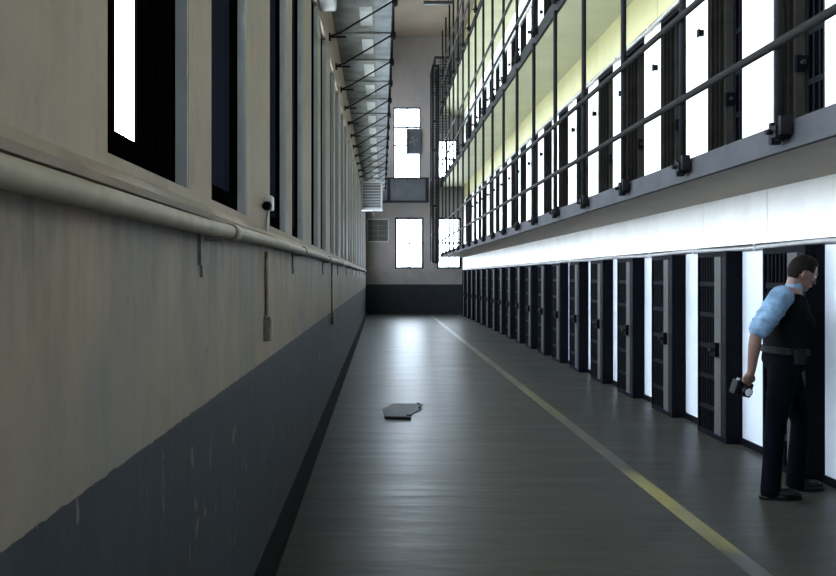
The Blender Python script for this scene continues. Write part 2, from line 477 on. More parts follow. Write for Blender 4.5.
# ------------------------------------------------------------------ cell doors
def door_meshes(T, opening):
    """local origin: floor level, cell-front plane (x=0), near edge of the opening (y=0)"""
    H = T['head'] - T['z']; w = opening
    if T['z'] == 0:
        # ground tier: steel door boxes standing 15 cm proud of the piers
        H -= 0.02; p = -0.15
        fr = MB()
        fr.box(p, 0.08, 0, 0.03, 0, H).box(p, 0.08, w - 0.025, w, 0, H)
        fr.box(p, 0.08, 0.03, w - 0.025, H - 0.05, H).box(p, 0.08, 0.03, w - 0.025, 0, 0.05)
        ja = MB().box(p + 0.005, p + 0.045, 0.03, 0.125, 0.05, H - 0.05)
        for q in range(7):
            ja.box(p, p + 0.005, 0.06, 0.085, 0.15 + q * 0.25, 0.175 + q * 0.25)
        po = MB().box(p - 0.004, p + 0.05, 0.125, 0.29, 0.05, H - 0.05)
        gr = MB()
        for q in range(6):
            yy = 0.325 + q * 0.072
            gr.tube([(p + 0.025, yy, 0.05), (p + 0.025, yy, H - 0.05)], 0.012, 6, False)
        q = 0.25
        while q < H - 0.1:
            gr.box(p + 0.012, p + 0.040, 0.29, w - 0.025, q, q + 0.045); q += 0.30
        lk = MB().box(p - 0.045, p - 0.004, 0.16, 0.27, 0.79, 0.92)
        kb = MB().tube([(p - 0.045, 0.215, 0.855), (p - 0.075, 0.215, 0.855), (p - 0.085, 0.215, 0.855)], [0.012, 0.024, 0.016], 10)
        return (fr.mesh('door_frame', 'black'), ja.mesh('jamb_plate', 'jamb'), po.mesh('door_post', 'greypost'),
                gr.mesh('bar_grille', 'bar'), lk.mesh('lock_box', 'black'), kb.mesh('lock_knob', 'rail'))
    rec = 0.22
    fr = MB()
    fr.box(0.0, rec, 0, 0.03, 0, H)                                   # near jamb
    fr.box(0.0, rec + 0.03, 0.03, w - 0.03, H - 0.05, H)              # head
    fr.box(0.0, rec + 0.03, 0.03, w - 0.03, 0, 0.045)                 # threshold
    ja = MB()
    ja.box(0.0, 0.155, w - 0.03, w, 0, H)                             # far jamb plate facing along the corridor
    for q in range(3):
        ja.box(0.02 + q * 0.045, 0.032 + q * 0.045, w - 0.045, w - 0.03, 0.05, H - 0.06)
    q = 0.35
    while q < H - 0.1:
        ja.box(0.005, 0.15, w - 0.040, w - 0.03, q, q + 0.02); q += 0.36
    po = MB().box(0.158, 0.235, w - 0.07, w, 0.0, H - 0.05)
    gr = MB()
    nb = max(5, int((w - 0.12) / 0.105))
    for q in range(nb + 1):
        yy = 0.06 + (w - 0.16) * q / nb
        gr.tube([(rec + 0.03, yy, 0.05), (rec + 0.03, yy, H - 0.05)], 0.011, 6, False)
    q = 0.25
    while q < H - 0.1:
        gr.box(rec + 0.022, rec + 0.038, 0.04, w - 0.075, q, q + 0.05); q += 0.42
    gr.box(rec + 0.015, rec + 0.045, 0.03, 0.055, 0.045, H - 0.05).box(rec + 0.015, rec + 0.045, w - 0.10, w - 0.075, 0.045, H - 0.05)
    lk = MB().box(0.150, 0.245, w - 0.11, w - 0.066, 0.80, 0.93)
    kb = MB().tube([(0.19, w - 0.11, 0.865), (0.19, w - 0.15, 0.865), (0.19, w - 0.16, 0.865)], [0.012, 0.022, 0.016], 10)
    return (fr.mesh('door_frame', 'black'), ja.mesh('jamb_plate', 'jamb_up'), po.mesh('door_post', 'post_up'),
            gr.mesh('bar_grille', 'bar'), lk.mesh('lock_box', 'black'), kb.mesh('lock_knob', 'rail'))

for ti, T in enumerate(TIERS):
    op = PER - T['w']
    ms = door_meshes(T, op)
    hk = MB().box(-0.045, 0, op + 0.10, op + 0.15, 1.56, 1.62).box(-0.055, -0.045, op + 0.09, op + 0.16, 1.55, 1.63).mesh('door_catch', 'black')
    for i in range(-1, NB):
        if ti == 0:
            lab = 'barred black ground-tier cell door, %s beyond the officer toward the end wall' % ORD[i - 1] if i > 0 else \
                  ('barred black ground-tier cell door the officer looks into' if i == 0 else 'barred black ground-tier cell door behind the officer')
        else:
            lv = 'second-tier' if ti == 1 else 'third-tier'
            above = 'dark barred %s cell door, %s beyond the one above the officer' % (lv, ORD[i - 1]) if i > 0 else \
                    ('dark barred %s cell door directly above the officer' % lv if i == 0 else 'dark barred %s cell door just before the officer' % lv)
            lab = above
        o = thing('cell_door', lab, 'cell door', (XC, F(i), T['z']), ['ground-tier cell doors', 'second-tier cell doors', 'third-tier cell doors'][ti])
        o['kind'] = 'thing'
        part('door_frame', ms[0], o); part('jamb_plate', ms[1], o); part('door_post', ms[2], o)
        if ti > 0 and i < NB - 1: part('door_catch', hk, o)
        part('bar_grille', ms[3], o); lk = part('lock_box', ms[4], o); part('lock_knob', ms[5], lk)

# locking bars along the door heads
for ti, T in enumerate(TIERS):
    z = T['head'] + 0.005
    o = thing('locking_bar', ['long grey locking bar over the ground-tier cell doors', 'long grey locking bar over the second-tier cell doors',
                              'long grey locking bar over the third-tier cell doors'][ti], 'locking bar', (XC - 0.036, 0, z))
    pts = []
    y = Y0 + 0.1
    while y < Y1 - 0.2:
        pts.append((0, y, 0.006 * math.sin(y * 2.1))); y += 0.38
    MB().tube(pts, 0.02, 8).build('bar', 'lockbar', o)
    MB().box(-0.005, 0.03, Y0 + 0.1, Y1 - 0.1, 0.021, 0.030).build('cover_strip', 'rail', o)
    bm_ = MB().box(-0.025, 0.03, -0.02, 0.02, -0.026, 0.026).mesh('bracket', 'lockbar')
    for i in range(0, NB):
        c = part('bracket', bm_, o); c.location = (0, F(i) - T['w'] / 2, 0)

# ------------------------------------------------------------------ walkway railings
posts = [5.35 + 1.722 * j for j in range(18)]
def railing(z0, ztop, label, rails):
    o = thing('walkway_railing', label, 'railing', (XF - 0.05, 0, z0))
    h = ztop - z0
    me = MB().tube([(0, 0, -0.12), (0, 0, h)], 0.028, 8).mesh('post', 'clamp')
    cl = MB()
    cl.box(-0.045, 0.05, -0.045, 0.045, -0.10, -0.03)
    cl.box(-0.03, 0.03, 0.045, 0.085, -0.13, 0.0).box(-0.03, 0.03, -0.085, -0.045, -0.09, 0.02)
    cl.tube([(-0.05, 0.0, -0.065), (-0.085, 0.0, -0.065)], 0.016, 8)
    cm = cl.mesh('clamp', 'clamp')
    for y in posts:
        p_ = part('post', me, o); p_.location = (0, y, 0)
        part('clamp', cm, p_)
    for i, zr in enumerate(rails):
        MB().tube([(-0.045, 3.6, zr), (-0.045, 34.82, zr)], 0.026, 10).build('handrail' if i == len(rails) - 1 else 'mid_rail', 'rail', o)
    return o
railing(2.47, 5.16, 'dark pipe railing of the second-tier walkway above the white band', [0.445, 1.09])
railing(5.40, 8.08, 'dark pipe railing of the third-tier walkway', [0.46, 1.07])
railing(8.30, 11.0, 'dark pipe railing of the topmost walkway under the ceiling', [0.55, 1.15])

# ------------------------------------------------------------------ wall pipe
def px_left(px, X): return FPX * (-X) / (381 - px)
o = thing('wall_pipe', 'long cream pipe running along the stained wall below the windows', 'pipe', (0, 0, 0))
xp = XW + 0.045
pz = lambda y: 1.705 if y < 1.2 else (1.705 + 0.03 * min(1, (y - 1.2) / 5))
pts = [(xp, y, pz(y) + 0.004 * math.sin(y * 1.7)) for y in [Y0 + 0.1 + 0.4 * q for q in range(int((Y1 - Y0 - 0.6) / 0.4))]]
MB().tube(pts, 0.027, 14).build('pipe', 'pipe', o)
cpl = MB().tube([(xp, -0.07, 0), (xp, 0.07, 0)], 0.033, 14).mesh('coupling', 'pipe')
br = MB().box(XW, XW + 0.012, -0.09, 0.06, -0.13, 0.02).box(XW, XW + 0.010, -0.05, 0.05, -0.17, -0.13).box(XW + 0.012, XW + 0.07, -0.02, 0.02, -0.045, -0.032).mesh('hanger_bracket', 'bracket')
for i in range(11):
    y = 3.13 + 3.21 * i
    c = part('hanger_bracket', br, o); c.location = (0, y, pz(y))
    c = part('coupling', cpl, o); c.location = (0, y + 0.35, pz(y))
# sill ledge the pipe runs under
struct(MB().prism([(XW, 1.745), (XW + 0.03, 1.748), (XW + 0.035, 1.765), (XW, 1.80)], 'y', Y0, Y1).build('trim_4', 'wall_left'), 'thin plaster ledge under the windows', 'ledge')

# conduits and boxes on the left wall
for (y, zt, zb, hb, lab) in ((4.80, 1.68, 1.335, 0.13, 'thin conduit with a small box running down below the third window'),
                             (11.2, 1.70, 1.10, 0.15, 'thin conduit with a box at the dado edge further along the wall')):
    o = thing('wall_conduit', lab, 'conduit', (XW, y, zb))
    MB().tube([(0.010, 0, 0), (0.010, 0, zt - zb)], 0.010, 8).build('conduit', 'bracket', o)
    MB().box(0, 0.035, -0.05, 0.05, -hb, 0.0).build('outlet_box', 'bracket', o, 0.004)
    MB().box(0.035, 0.040, -0.04, 0.04, -hb + 0.012, -0.012).build('cover_plate', 'pipe', o)
o = thing('socket_box', 'small pale socket box with dark plug on the pier between second and third windows', 'socket', (XW, 4.80, 1.93))
MB().box(0, 0.045, -0.05, 0.05, -0.03, 0.045).build('housing', 'plastic', o, 0.006)
MB().tube([(0.02, -0.05, -0.01), (0.02, -0.12, -0.015)], [0.026, 0.02], 10).build('plug', 'black', o)
MB().tube([(0.02, 0, -0.03), (0.012, 0, -0.10), (0.010, 0, -0.17)], 0.008, 8).build('cable', 'plastic', o)

# ------------------------------------------------------------------ wall catwalk (underside visible)
ZU = 4.87; XE = 0.135
o = thing('wall_catwalk', 'guard catwalk bracketed off the outer wall above the windows', 'catwalk', (0, 0, ZU))
YC1 = 35.0
def strip(x0, x1, z0, z1, ya, yb): return MB().box(x0, x1, ya, yb, z0, z1)
MB().box(XW, -0.30, Y0, YC1, 0, 0.06).build('inner_plate', 'plate_a', o)
MB().box(-0.08, XE, Y0, YC1, 0, 0.06).build('outer_plate', 'plate_c', o)
mid = MB().box(-0.30, -0.08, Y0, YC1, 0.012, 0.06)
mid.build('middle_plate', 'plate_a', o)
pane = MB().box(-0.27, -0.11, -0.42, 0.42, 0.0, 0.011).mesh('pale_panel', 'plate_b')
rod = MB().tube([(XW, 0, -0.46), (-0.5, 0, -0.42), (XE + 0.02, 0, -0.03)], 0.011, 8)
rod.box(XW, XW + 0.02, -0.05, 0.05, -0.50, -0.43).box(XW, -0.42, -0.012, 0.012, -0.475, -0.455)
rod_m = rod.mesh('brace_rod', 'clamp')
joist = MB().box(XW, XE, -0.015, 0.015, -0.02, 0.0).mesh('joist', 'plate_a')
pst = MB().tube([(XE + 0.03, 0, -0.10), (XE + 0.03, 0, 1.1)], 0.020, 8).box(XE - 0.005, XE + 0.065, -0.045, 0.045, -0.08, 0.0).mesh('rail_post', 'clamp')
i = 0; y = 10.75 - 1.52 * 6
while y < YC1:
    for nm, me in (('brace_rod', rod_m), ('joist', joist), ('rail_post', pst)):
        c = part(nm, me, o); c.location = (0, y, 0)
    if y + 1.2 < YC1:
        c = part('pale_panel', pane, o); c.location = (0, y + 0.76, 0)
    y += 1.52
MB().box(XE, XE + 0.012, Y0, YC1, -0.02, 0.09).build('edge_angle', 'clamp', o)
for i, zr in enumerate((0.55, 1.08)):
    MB().tube([(XE + 0.03, Y0 + 0.2, zr), (XE + 0.03, YC1, zr)], 0.018, 8).build('handrail' if i else 'mid_rail', 'clamp', o)
# duct on the wall under the catwalk
o = thing('cable_trunking', 'short pale trunking box on the wall under the catwalk start', 'trunking box', (XW, 8.5, 4.24))
MB().box(0, 0.16, -0.70, 0.65, 0, 0.12).build('box', 'plate_b', o, 0.01)
MB().box(0.16, 0.17, -0.66, 0.61, 0.012, 0.108).build('lid', 'plate_b', o)

# ------------------------------------------------------------------ unit heater
yh = 27.0; kk = yh / FPX
x0, x1 = XW + 0.0, (382.5 - 381) * kk
z0, z1 = EYE + (276 - 210) * kk, EYE + (276 - 181) * kk
o = thing('unit_heater', 'pale grey louvred heater hung under the catwalk near the end wall', 'heater', (0, yh, z0))
h = z1 - z0
bb = MB().box(x0 + 0.02, x1, 0.06, 0.55, 0, h).box(x0 + 0.02, x0 + 0.07, 0, 0.06, 0, h).box(x1 - 0.05, x1, 0, 0.06, 0, h)
bb.box(x0 + 0.07, x1 - 0.05, 0, 0.06, 0, 0.06).box(x0 + 0.07, x1 - 0.05, 0, 0.06, h - 0.06, h)
bb.build('casing', 'heater', o, 0.01)
lv = MB()
for q in range(9):
    zz = 0.08 + (h - 0.18) * q / 8
    lv.prism([(0.01, zz), (0.055, zz + 0.055), (0.055, zz + 0.065), (0.01, zz + 0.012)], 'x', x0 + 0.075, x1 - 0.055)
lv.build('louvre', 'heater_d', o)
for xx in (x0 + 0.1, x1 - 0.08):
    for yy in (0.1, 0.5):
        MB().tube([(xx, yy, h), (xx, yy, ZU - z0)], 0.012, 6).build('hanger_rod', 'bracket', o)
MB().tube([(x0 + 0.4, 0.3, 0), (x0 + 0.4, 0.3, -0.12), (x0 + 0.4, 0.5, -0.12)], 0.02, 8).build('drip_pipe', 'bracket', o)

# ------------------------------------------------------------------ end wall furniture
o = thing('wall_panel', 'square dark panel in a grey frame on the end wall beside the window', 'panel', ((ex(378)), Y1, ez(230.5)))
hw, hh = 0.40, 0.43
MB().box(-hw, hw, -0.04, 0, -hh, hh).build('board', 'plaque', o)
fr = MB().box(-hw - 0.05, -hw, -0.06, 0, -hh - 0.05, hh + 0.05).box(hw, hw + 0.05, -0.06, 0, -hh - 0.05, hh + 0.05)
fr.box(-hw, hw, -0.06, 0, -hh - 0.05, -hh).box(-hw, hw, -0.06, 0, hh, hh + 0.05)
fr.build('frame', 'plaque_f', o)
sl = MB()
for q in range(3):
    sl.box(-hw, hw, -0.05, -0.04, -hh + 0.2 + q * 0.21, -hh + 0.215 + q * 0.21)
sl.box(-0.01, 0.01, -0.05, -0.04, -hh, hh)
sl.build('grid_bars', 'bracket', o)

o = thing('end_gallery', 'dark solid gallery crossing the end wall between the two window rows', 'gallery', (0, Y1, ez(203)))
gh = ez(180) - ez(203)
MB().box(XW + 0.2, 1.9, -0.9, 0, 0, 0.10).build('floor_plate', 'fascia', o)
pp = MB()
xg = XW + 0.2
while xg < 1.85:
    pp.box(xg + 0.002, min(xg + 0.52, 1.9) - 0.002, -0.94, -0.90, 0.02, gh - 0.06); xg += 0.52
pp.build('parapet', 'gallery', o)
MB().box(XW + 0.2, 1.9, -0.97, -0.87, gh - 0.06, gh).box(XW + 0.2, 1.9, -0.96, -0.86, -0.04, 0.02).build('edge_rail', 'clamp', o)
for xx in (0.25, 1.9 - 0.13):
    MB().box(xx, xx + 0.12, -0.955, -0.94, -0.04, gh).build('stiffener', 'clamp', o)

o = thing('window_fan', 'dark box fan set in the upper end window', 'fan', (ex(413.5), Y1 - 0.06, ez(141.5)))
fw, fh = (ex(421) - ex(407)) / 2, (ez(129) - ez(154)) / 2
bb = MB().box(-fw, fw, 0.02, 0.25, -fh, fh)
bb.box(-fw, -fw + 0.06, -0.05, 0.02, -fh, fh).box(fw - 0.06, fw, -0.05, 0.02, -fh, fh).box(-fw + 0.06, fw - 0.06, -0.05, 0.02, -fh, -fh + 0.06).box(-fw + 0.06, fw - 0.06, -0.05, 0.02, fh - 0.06, fh)
bb.build('casing', 'gallery', o)
gg = MB()
for r in (0.06, 0.12, 0.18):
    gg.tube([(r * math.cos(a), -0.04, r * math.sin(a)) for a in [2 * PI * q / 20 for q in range(21)]], 0.006, 5, False)
gg.build('guard', 'heater_d', o)
bl = MB()
for q in range(4):
    a = q * PI / 2 + 0.4
    ca, sa = math.cos(a), math.sin(a)
    bvs = len(bl.v)
    pts4 = [(0.03, -0.03), (0.19, -0.07), (0.20, 0.05), (0.03, 0.03)]
    for yy in (-0.012, -0.004):
        bl.v += [(u * ca - v * sa, yy + v * 0.15, u * sa + v * ca) for u, v in pts4]
    bl.f += [(bvs, bvs + 1, bvs + 2, bvs + 3), (bvs + 7, bvs + 6, bvs + 5, bvs + 4)] + [(bvs + j, bvs + (j + 1) % 4, bvs + 4 + (j + 1) % 4, bvs + 4 + j) for j in range(4)]
bl.tube([(0, -0.03, 0), (0, 0.02, 0)], 0.04, 12)
bl.build('blade', 'heater_d', o)

# mesh cage column at the walkway end
yc0, yc1 = 34.9, 36.2
kq = yc0 / FPX
xa, xb_ = (432 - 381) * kq, (437.5 - 381) * kq
zb0, zt0 = EYE + (276 - 263) * kq, EYE + (276 - 66) * kq
o = thing('mesh_cage', 'tall dark wire mesh cage at the far end of the walkways', 'cage', (0, 0, 0))
for (x, y) in ((xa, yc0), (xb_, yc0), (xa, yc1), (xb_, yc1)):
    MB().box(x, x + 0.075, y, y + 0.075, zb0, zt0).build('post', 'clamp', o)
cr = MB().box(xa, xb_ + 0.07, yc0 + 0.01, yc0 + 0.06, 0, 0.06).box(xa + 0.01, xa + 0.06, yc0, yc1, 0, 0.06)
cr.box(xb_ + 0.01, xb_ + 0.06, yc0, yc1, 0, 0.06)
crm = cr.mesh('cross_rail', 'clamp')
for q in range(8):
    c = part('cross_rail', crm, o); c.location = (0, 0, zb0 + q * (zt0 - zb0) / 7)
me_ = MB()
q = 0.06
while q < yc1 - yc0:
    me_.box(xa + 0.03, xa + 0.042, yc0 + q, yc0 + q + 0.025, zb0, zt0); q += 0.08
q = zb0
while q < zt0:
    me_.box(xa + 0.03, xa + 0.042, yc0, yc1, q, q + 0.025)
    me_.box(xa + 0.03, xb_, yc0 + 0.03, yc0 + 0.042, q, q + 0.035)
    q += 0.08
me_.build('wire_mesh', 'clamp', o)
top = MB(); zt1 = EYE + (276 - 58) * kq
top.box(xa + 0.1, 2.75, yc0, yc0 + 0.06, zt1, zt1 + 0.07).box(xa + 0.1, 2.75, yc0, yc0 + 0.06, zt1 - 0.72, zt1 - 0.66)
for x in (xa + 0.1, 2.38, 2.69):
    top.box(x, x + 0.05, yc0, yc0 + 0.06, zt0 - 0.7, zt1)
top.box(xa + 0.1, xa + 0.15, yc0, yc1, zt1, zt1 + 0.07)
top.build('top_frame', 'rail', o)
wm = MB(); q = xb_ + 0.1
while q < 2.70:
    wm.box(q, q + 0.02, yc0 + 0.02, yc0 + 0.035, zt1 - 2.9, zt1); q += 0.075
q = zt1 - 2.9
while q < zt1:
    wm.box(xb_, 2.72, yc0 + 0.02, yc0 + 0.035, q, q + 0.02); q += 0.11
wm.build('wire_screen', 'rail', o)

# ceiling light
yl = 30.0
o = thing('ceiling_light', 'thin dark batten light hung below the brown ceiling', 'ceiling light', ((438 - 381) * yl / FPX, yl, EYE + (276 - 4) * yl / FPX))
MB().prism([(-0.10, 0), (0.10, 0), (0.06, 0.09), (-0.06, 0.09)], 'x', -0.48, 0.48).build('housing', 'gallery', o)
MB().tube([(-0.45, 0, -0.02), (0.45, 0, -0.02)], 0.019, 8).build('tube', 'heater', o)
for xx in (-0.35, 0.35):
    MB().tube([(xx, 0, 0.09), (xx, 0, ZC - o.location.z)], 0.008, 6).build('hanger_rod', 'clamp', o)

# ------------------------------------------------------------------ floor things
tag(MB().box(1.91, 2.025, 4.3, Y1 - 1.2, 0.0, 0.0015).build('floor_line', 'yellow'), 'worn yellow line painted along the floor in front of the cells', 'floor line')
yd = 10.35; kd = yd / FPX
o = thing('floor_plate', 'bent steel cover plate lying over the floor drain in the corridor', 'cover plate', ((402 - 381) * kd, yd, 0))
pl = MB()
pl.prism([(-0.20, -0.55), (0.08, -0.60), (0.10, -0.30), (0.22, 0.05), (0.26, 0.50), (-0.10, 0.56), (-0.22, 0.1)], 'z', 0.0, 0.012)
pl.build('plate', 'drain', o)
MB().tube([(-0.20, -0.56, 0.014), (-0.06, -0.59, 0.018), (0.08, -0.605, 0.016)], 0.014, 8).build('raised_lip', 'drain', o)
MB().tube([(0.07, -0.42, 0.012), (0.07, -0.42, 0.02)], 0.035, 12).build('hole', 'dark_hole', o)
MB().tube([(0.20, 0.1, 0.02), (0.24, 0.3, 0.03), (0.2, 0.48, 0.02)], 0.012, 6).build('torn_edge', 'bracket', o)

# ------------------------------------------------------------------ the officer
TH = math.radians(-4)
OX, OY = 2.87, 6.38
RZ = Matrix.Rotation(TH, 4, 'Z')

def capsule(bm, p0, p1, r0, r1, n=14, squash=None):
    p0, p1 = Vector(p0), Vector(p1)
    t = (p1 - p0).normalized(); u = t.orthogonal().normalized(); w = t.cross(u)
    rings = []
    for a in (-1.0, -0.85, -0.5, 0.0):
        rings.append((p0 + t * (a * r0), r0 * math.sqrt(max(0.02, 1 - a * a))))
    for a in (0.0, 0.5, 0.85, 1.0):
        rings.append((p1 + t * (a * r1), r1 * math.sqrt(max(0.02, 1 - a * a))))
    loops = []
    for c, r in rings:
        loops.append([bm.verts.new(c + (u * math.cos(2 * PI * k / n) + w * math.sin(2 * PI * k / n)) * r) for k in range(n)])
    for i in range(len(loops) - 1):
        for k in range(n):
            bm.faces.new((loops[i][k], loops[i][(k + 1) % n], loops[i + 1][(k + 1) % n], loops[i + 1][k]))
    bm.faces.new(list(reversed(loops[0]))); bm.faces.new(loops[-1])

def chain(bm, pts, rs):
    for i in range(len(pts) - 1):
        capsule(bm, pts[i], pts[i + 1], rs[i], rs[i + 1])

def ellipsoid(bm, c, r, rot=None, seg=20):
    mt = Matrix.Translation(Vector(c)) @ (rot.to_4x4() if rot else Matrix.Identity(4)) @ Matrix.Diagonal((*r, 1))
    bmesh.ops.create_uvsphere(bm, u_segments=seg, v_segments=seg // 2 + 2, radius=1.0, matrix=mt)

def loft(bm, secs, n=24):
    """secs: (centre, half depth f, half width l, pitch) closed loft of super-ellipse sections"""
    loops = []
    for (c, a, b_, pit) in secs:
        rot = Matrix.Rotation(pit, 3, 'Y'); L = []
        for k in range(n):
            t = 2 * PI * k / n
            ct, st = math.cos(t), math.sin(t)
            v = Vector((a * math.copysign(abs(ct) ** 0.85, ct), b_ * math.copysign(abs(st) ** 0.85, st), 0))
            L.append(bm.verts.new(Vector(c) + rot @ v))
        loops.append(L)
    for i in range(len(loops) - 1):
        for k in range(n):
            bm.faces.new((loops[i][k], loops[i][(k + 1) % n], loops[i + 1][(k + 1) % n], loops[i + 1][k]))
    bm.faces.new(list(reversed(loops[0]))); bm.faces.new(loops[-1])

def fuse(name, bm, mat, parent, voxel=0.008, smooth=6, fac=0.5):
    """all overlapping volumes of bm become one continuous surface"""
    bmesh.ops.recalc_face_normals(bm, faces=bm.faces)
    me = D.meshes.new(name); bm.to_mesh(me); bm.free()
    tmp = D.objects.new(name, me); COL.objects.link(tmp)
    r = tmp.modifiers.new('r', 'REMESH'); r.mode = 'VOXEL'; r.voxel_size = voxel
    if smooth:
        s_ = tmp.modifiers.new('s', 'SMOOTH'); s_.iterations = smooth; s_.factor = fac
    dg = bpy.context.evaluated_depsgraph_get()
    out = D.meshes.new_from_object(tmp.evaluated_get(dg))
    D.objects.remove(tmp)
    out.name = name
    for p_ in out.polygons: p_.use_smooth = True
    out.materials.clear(); out.materials.append(MT[mat])
    o = D.objects.new(name, out); COL.objects.link(o)
    if parent: o.parent = parent
    return o

# joints in the body's own frame: x forward, y to its left, z up
PEL = Vector((-0.01, 0, 0.95)); WAI = Vector((-0.01, 0, 1.08)); CHE = Vector((-0.005, 0, 1.27)); NEK = Vector((0.04, 0, 1.43))
RS = Vector((-0.095, -0.175, 1.405)); RE = Vector((-0.285, -0.235, 1.15)); RW = Vector((-0.310, -0.215, 0.895))
LS = Vector((0.08, 0.185, 1.38)); LE = Vector((0.06, 0.25, 1.10)); LW = Vector((0.13, 0.23, 0.86))
RH = Vector((-0.04, -0.095, 0.92)); RK = Vector((-0.115, -0.11, 0.50)); RA = Vector((-0.145, -0.12, 0.085))
LH = Vector((0.02, 0.095, 0.92)); LK = Vector((0.15, 0.12, 0.50)); LA = Vector((0.125, 0.15, 0.085))
HC = Vector((0.110, 0.0, 1.575))
HP = math.radians(28)                      # head pitched down
HR = Matrix.Rotation(HP, 3, 'Y')
def hd(v): return HC + HR @ Vector(v)

officer = thing('person', 'person in light blue short-sleeved shirt and black vest leaning toward a cell door', 'person', (OX, OY, 0))
officer.rotation_euler = (0, 0, TH)

TOR = [(PEL + Vector((0, 0, -0.07)), 0.085, 0.13, 0), (PEL, 0.115, 0.165, 0), (WAI, 0.105, 0.150, 0.15), ((WAI + CHE) / 2, 0.110, 0.160, 0.25),
       (CHE, 0.118, 0.172, 0.3), (CHE.lerp(NEK, 0.55), 0.105, 0.165, 0.35), (CHE.lerp(NEK, 0.9), 0.075, 0.11, 0.35), (NEK + Vector((0.01, 0, 0.03)), 0.058, 0.062, 0.3)]
def torso(bm, g=0.0, lo=0, hi=8):
    loft(bm, [(c, a + g, b_ + g, p_) for (c, a, b_, p_) in TOR[lo:hi]])
def hand(bm, wrist, direc, palm_n, curl, s=1.0, mirror=1):
    d = direc.normalized(); nrm = (palm_n - d * palm_n.dot(d)).normalized(); side = d.cross(nrm) * mirror
    capsule(bm, wrist, wrist + d * 0.03, 0.026, 0.026)
    pc = wrist + d * 0.055
    rot = Matrix((d, side, nrm)).transposed()
    ellipsoid(bm, pc, (0.052, 0.041, 0.016), rot)
    for i, (off, ln) in enumerate(((0.029, 0.070), (0.010, 0.078), (-0.010, 0.072), (-0.028, 0.056))):
        p0 = pc + d * 0.035 + side * off; a = 0.0; q = p0
        pts = [q]
        for seg in (0.45, 0.32, 0.23):
            a += curl
            q = q + (d * math.cos(a) + nrm * math.sin(a)) * ln * seg; pts.append(q)
        chain(bm, pts, [0.0095, 0.009, 0.008, 0.0065])
    t0 = pc - d * 0.02 + side * 0.030
    t1 = t0 + (d * 0.5 + side * 0.55 + nrm * 0.5).normalized() * 0.036
    t2 = t1 + (d * 0.75 + side * 0.1 + nrm * 0.6).normalized() * 0.030
    chain(bm, [t0, t1, t2], [0.014, 0.011, 0.008])
    return pc, d, side, nrm

# body: one continuous skin surface
bm = bmesh.new()
torso(bm)
capsule(bm, NEK, hd((-0.015, 0, -0.07)), 0.056, 0.053)
ellipsoid(bm, hd((0, 0, 0.015)), (0.096, 0.075, 0.105), HR)
ellipsoid(bm, hd((0.035, 0, -0.055)), (0.062, 0.056, 0.062), HR)
ellipsoid(bm, hd((0.068, 0, -0.092)), (0.026, 0.028, 0.022), HR)            # chin
capsule(bm, hd((0.090, 0, 0.012)), hd((0.110, 0, -0.026)), 0.009, 0.014)    # nose
ellipsoid(bm, hd((0.086, 0, 0.030)), (0.014, 0.052, 0.010), HR)             # brow
for s_ in (-1, 1):
    ellipsoid(bm, hd((-0.005, s_ * 0.077, -0.012)), (0.019, 0.009, 0.033), HR)  # ears
    ellipsoid(bm, hd((0.070, s_ * 0.035, -0.028)), (0.022, 0.022, 0.018), HR)   # cheeks
ellipsoid(bm, hd((0.092, 0, -0.058)), (0.012, 0.026, 0.012), HR)            # lips
chain(bm, [RS, RS.lerp(RE, 0.5), RE, RE.lerp(RW, 0.3), RW], [0.058, 0.048, 0.040, 0.043, 0.027])
chain(bm, [LS, LS.lerp(LE, 0.5), LE, LE.lerp(LW, 0.3), LW], [0.058, 0.048, 0.040, 0.043, 0.027])
RD = Vector((-0.09, 0.03, -0.25))
hp = hand(bm, RW, RD, Vector((-0.2, 1, 0)), 0.62, mirror=1)
hand(bm, LW, (LW - LE), Vector((0, -1, -0.2)), 0.4, mirror=-1)
for (H_, K_, A_) in ((RH, RK, RA), (LH, LK, LA)):
    chain(bm, [H_, H_.lerp(K_, 0.5), K_, K_.lerp(A_, 0.3), A_], [0.088, 0.074, 0.054, 0.053, 0.036])
    capsule(bm, A_ + Vector((-0.005, 0, -0.035)), A_ + Vector((0.12, 0, -0.05)), 0.032, 0.024)
fuse('body', bm, 'skin', officer, 0.006, 3)

# clothing
bm = bmesh.new()
torso(bm, 0.012, 1, 7)
chain(bm, [RS + Vector((0.02, 0.03, 0.0)), RS, RS.lerp(RE, 0.5), RS.lerp(RE, 0.86)], [0.078, 0.082, 0.078, 0.073])
chain(bm, [LS + Vector((0, -0.03, 0.0)), LS, LS.lerp(LE, 0.5), LS.lerp(LE, 0.80)], [0.070, 0.070, 0.066, 0.066])
for f_, r_, th in ((0.30, 0.080, 0.3), (0.52, 0.078, -0.4), (0.72, 0.074, 0.5)):       # soft creases of the sleeve
    c = RS.lerp(RE, f_); ax = (RE - RS).normalized(); u = ax.orthogonal().normalized(); w = ax.cross(u)
    pts = [c + (u * math.cos(a) + w * math.sin(a)) * r_ + ax * 0.012 * math.sin(a * 2 + th) for a in [2 * PI * q / 14 for q in range(15)]]
    chain(bm, pts, [0.008] * 15)
fuse('shirt', bm, 'shirt', officer, 0.007, 4)
bm = bmesh.new()
capsule(bm, NEK + Vector((-0.005, 0, 0.0)), NEK + Vector((0.02, 0, 0.05)), 0.064, 0.058)
fuse('collar', bm, 'shirt', officer, 0.006, 2)
bm = bmesh.new()
loft(bm, [(c, a + 0.024, b_ + 0.022, p_) for (c, a, b_, p_) in TOR[1:7]])
for s_ in (-1, 1):
    capsule(bm, CHE + Vector((0.06, s_ * 0.10, 0.11)), CHE + Vector((-0.06, s_ * 0.10, 0.13)), 0.045, 0.045)
ellipsoid(bm, CHE + Vector((0.14, 0.07, -0.05)), (0.035, 0.06, 0.07))
ellipsoid(bm, CHE + Vector((0.14, -0.07, -0.05)), (0.035, 0.06, 0.07))
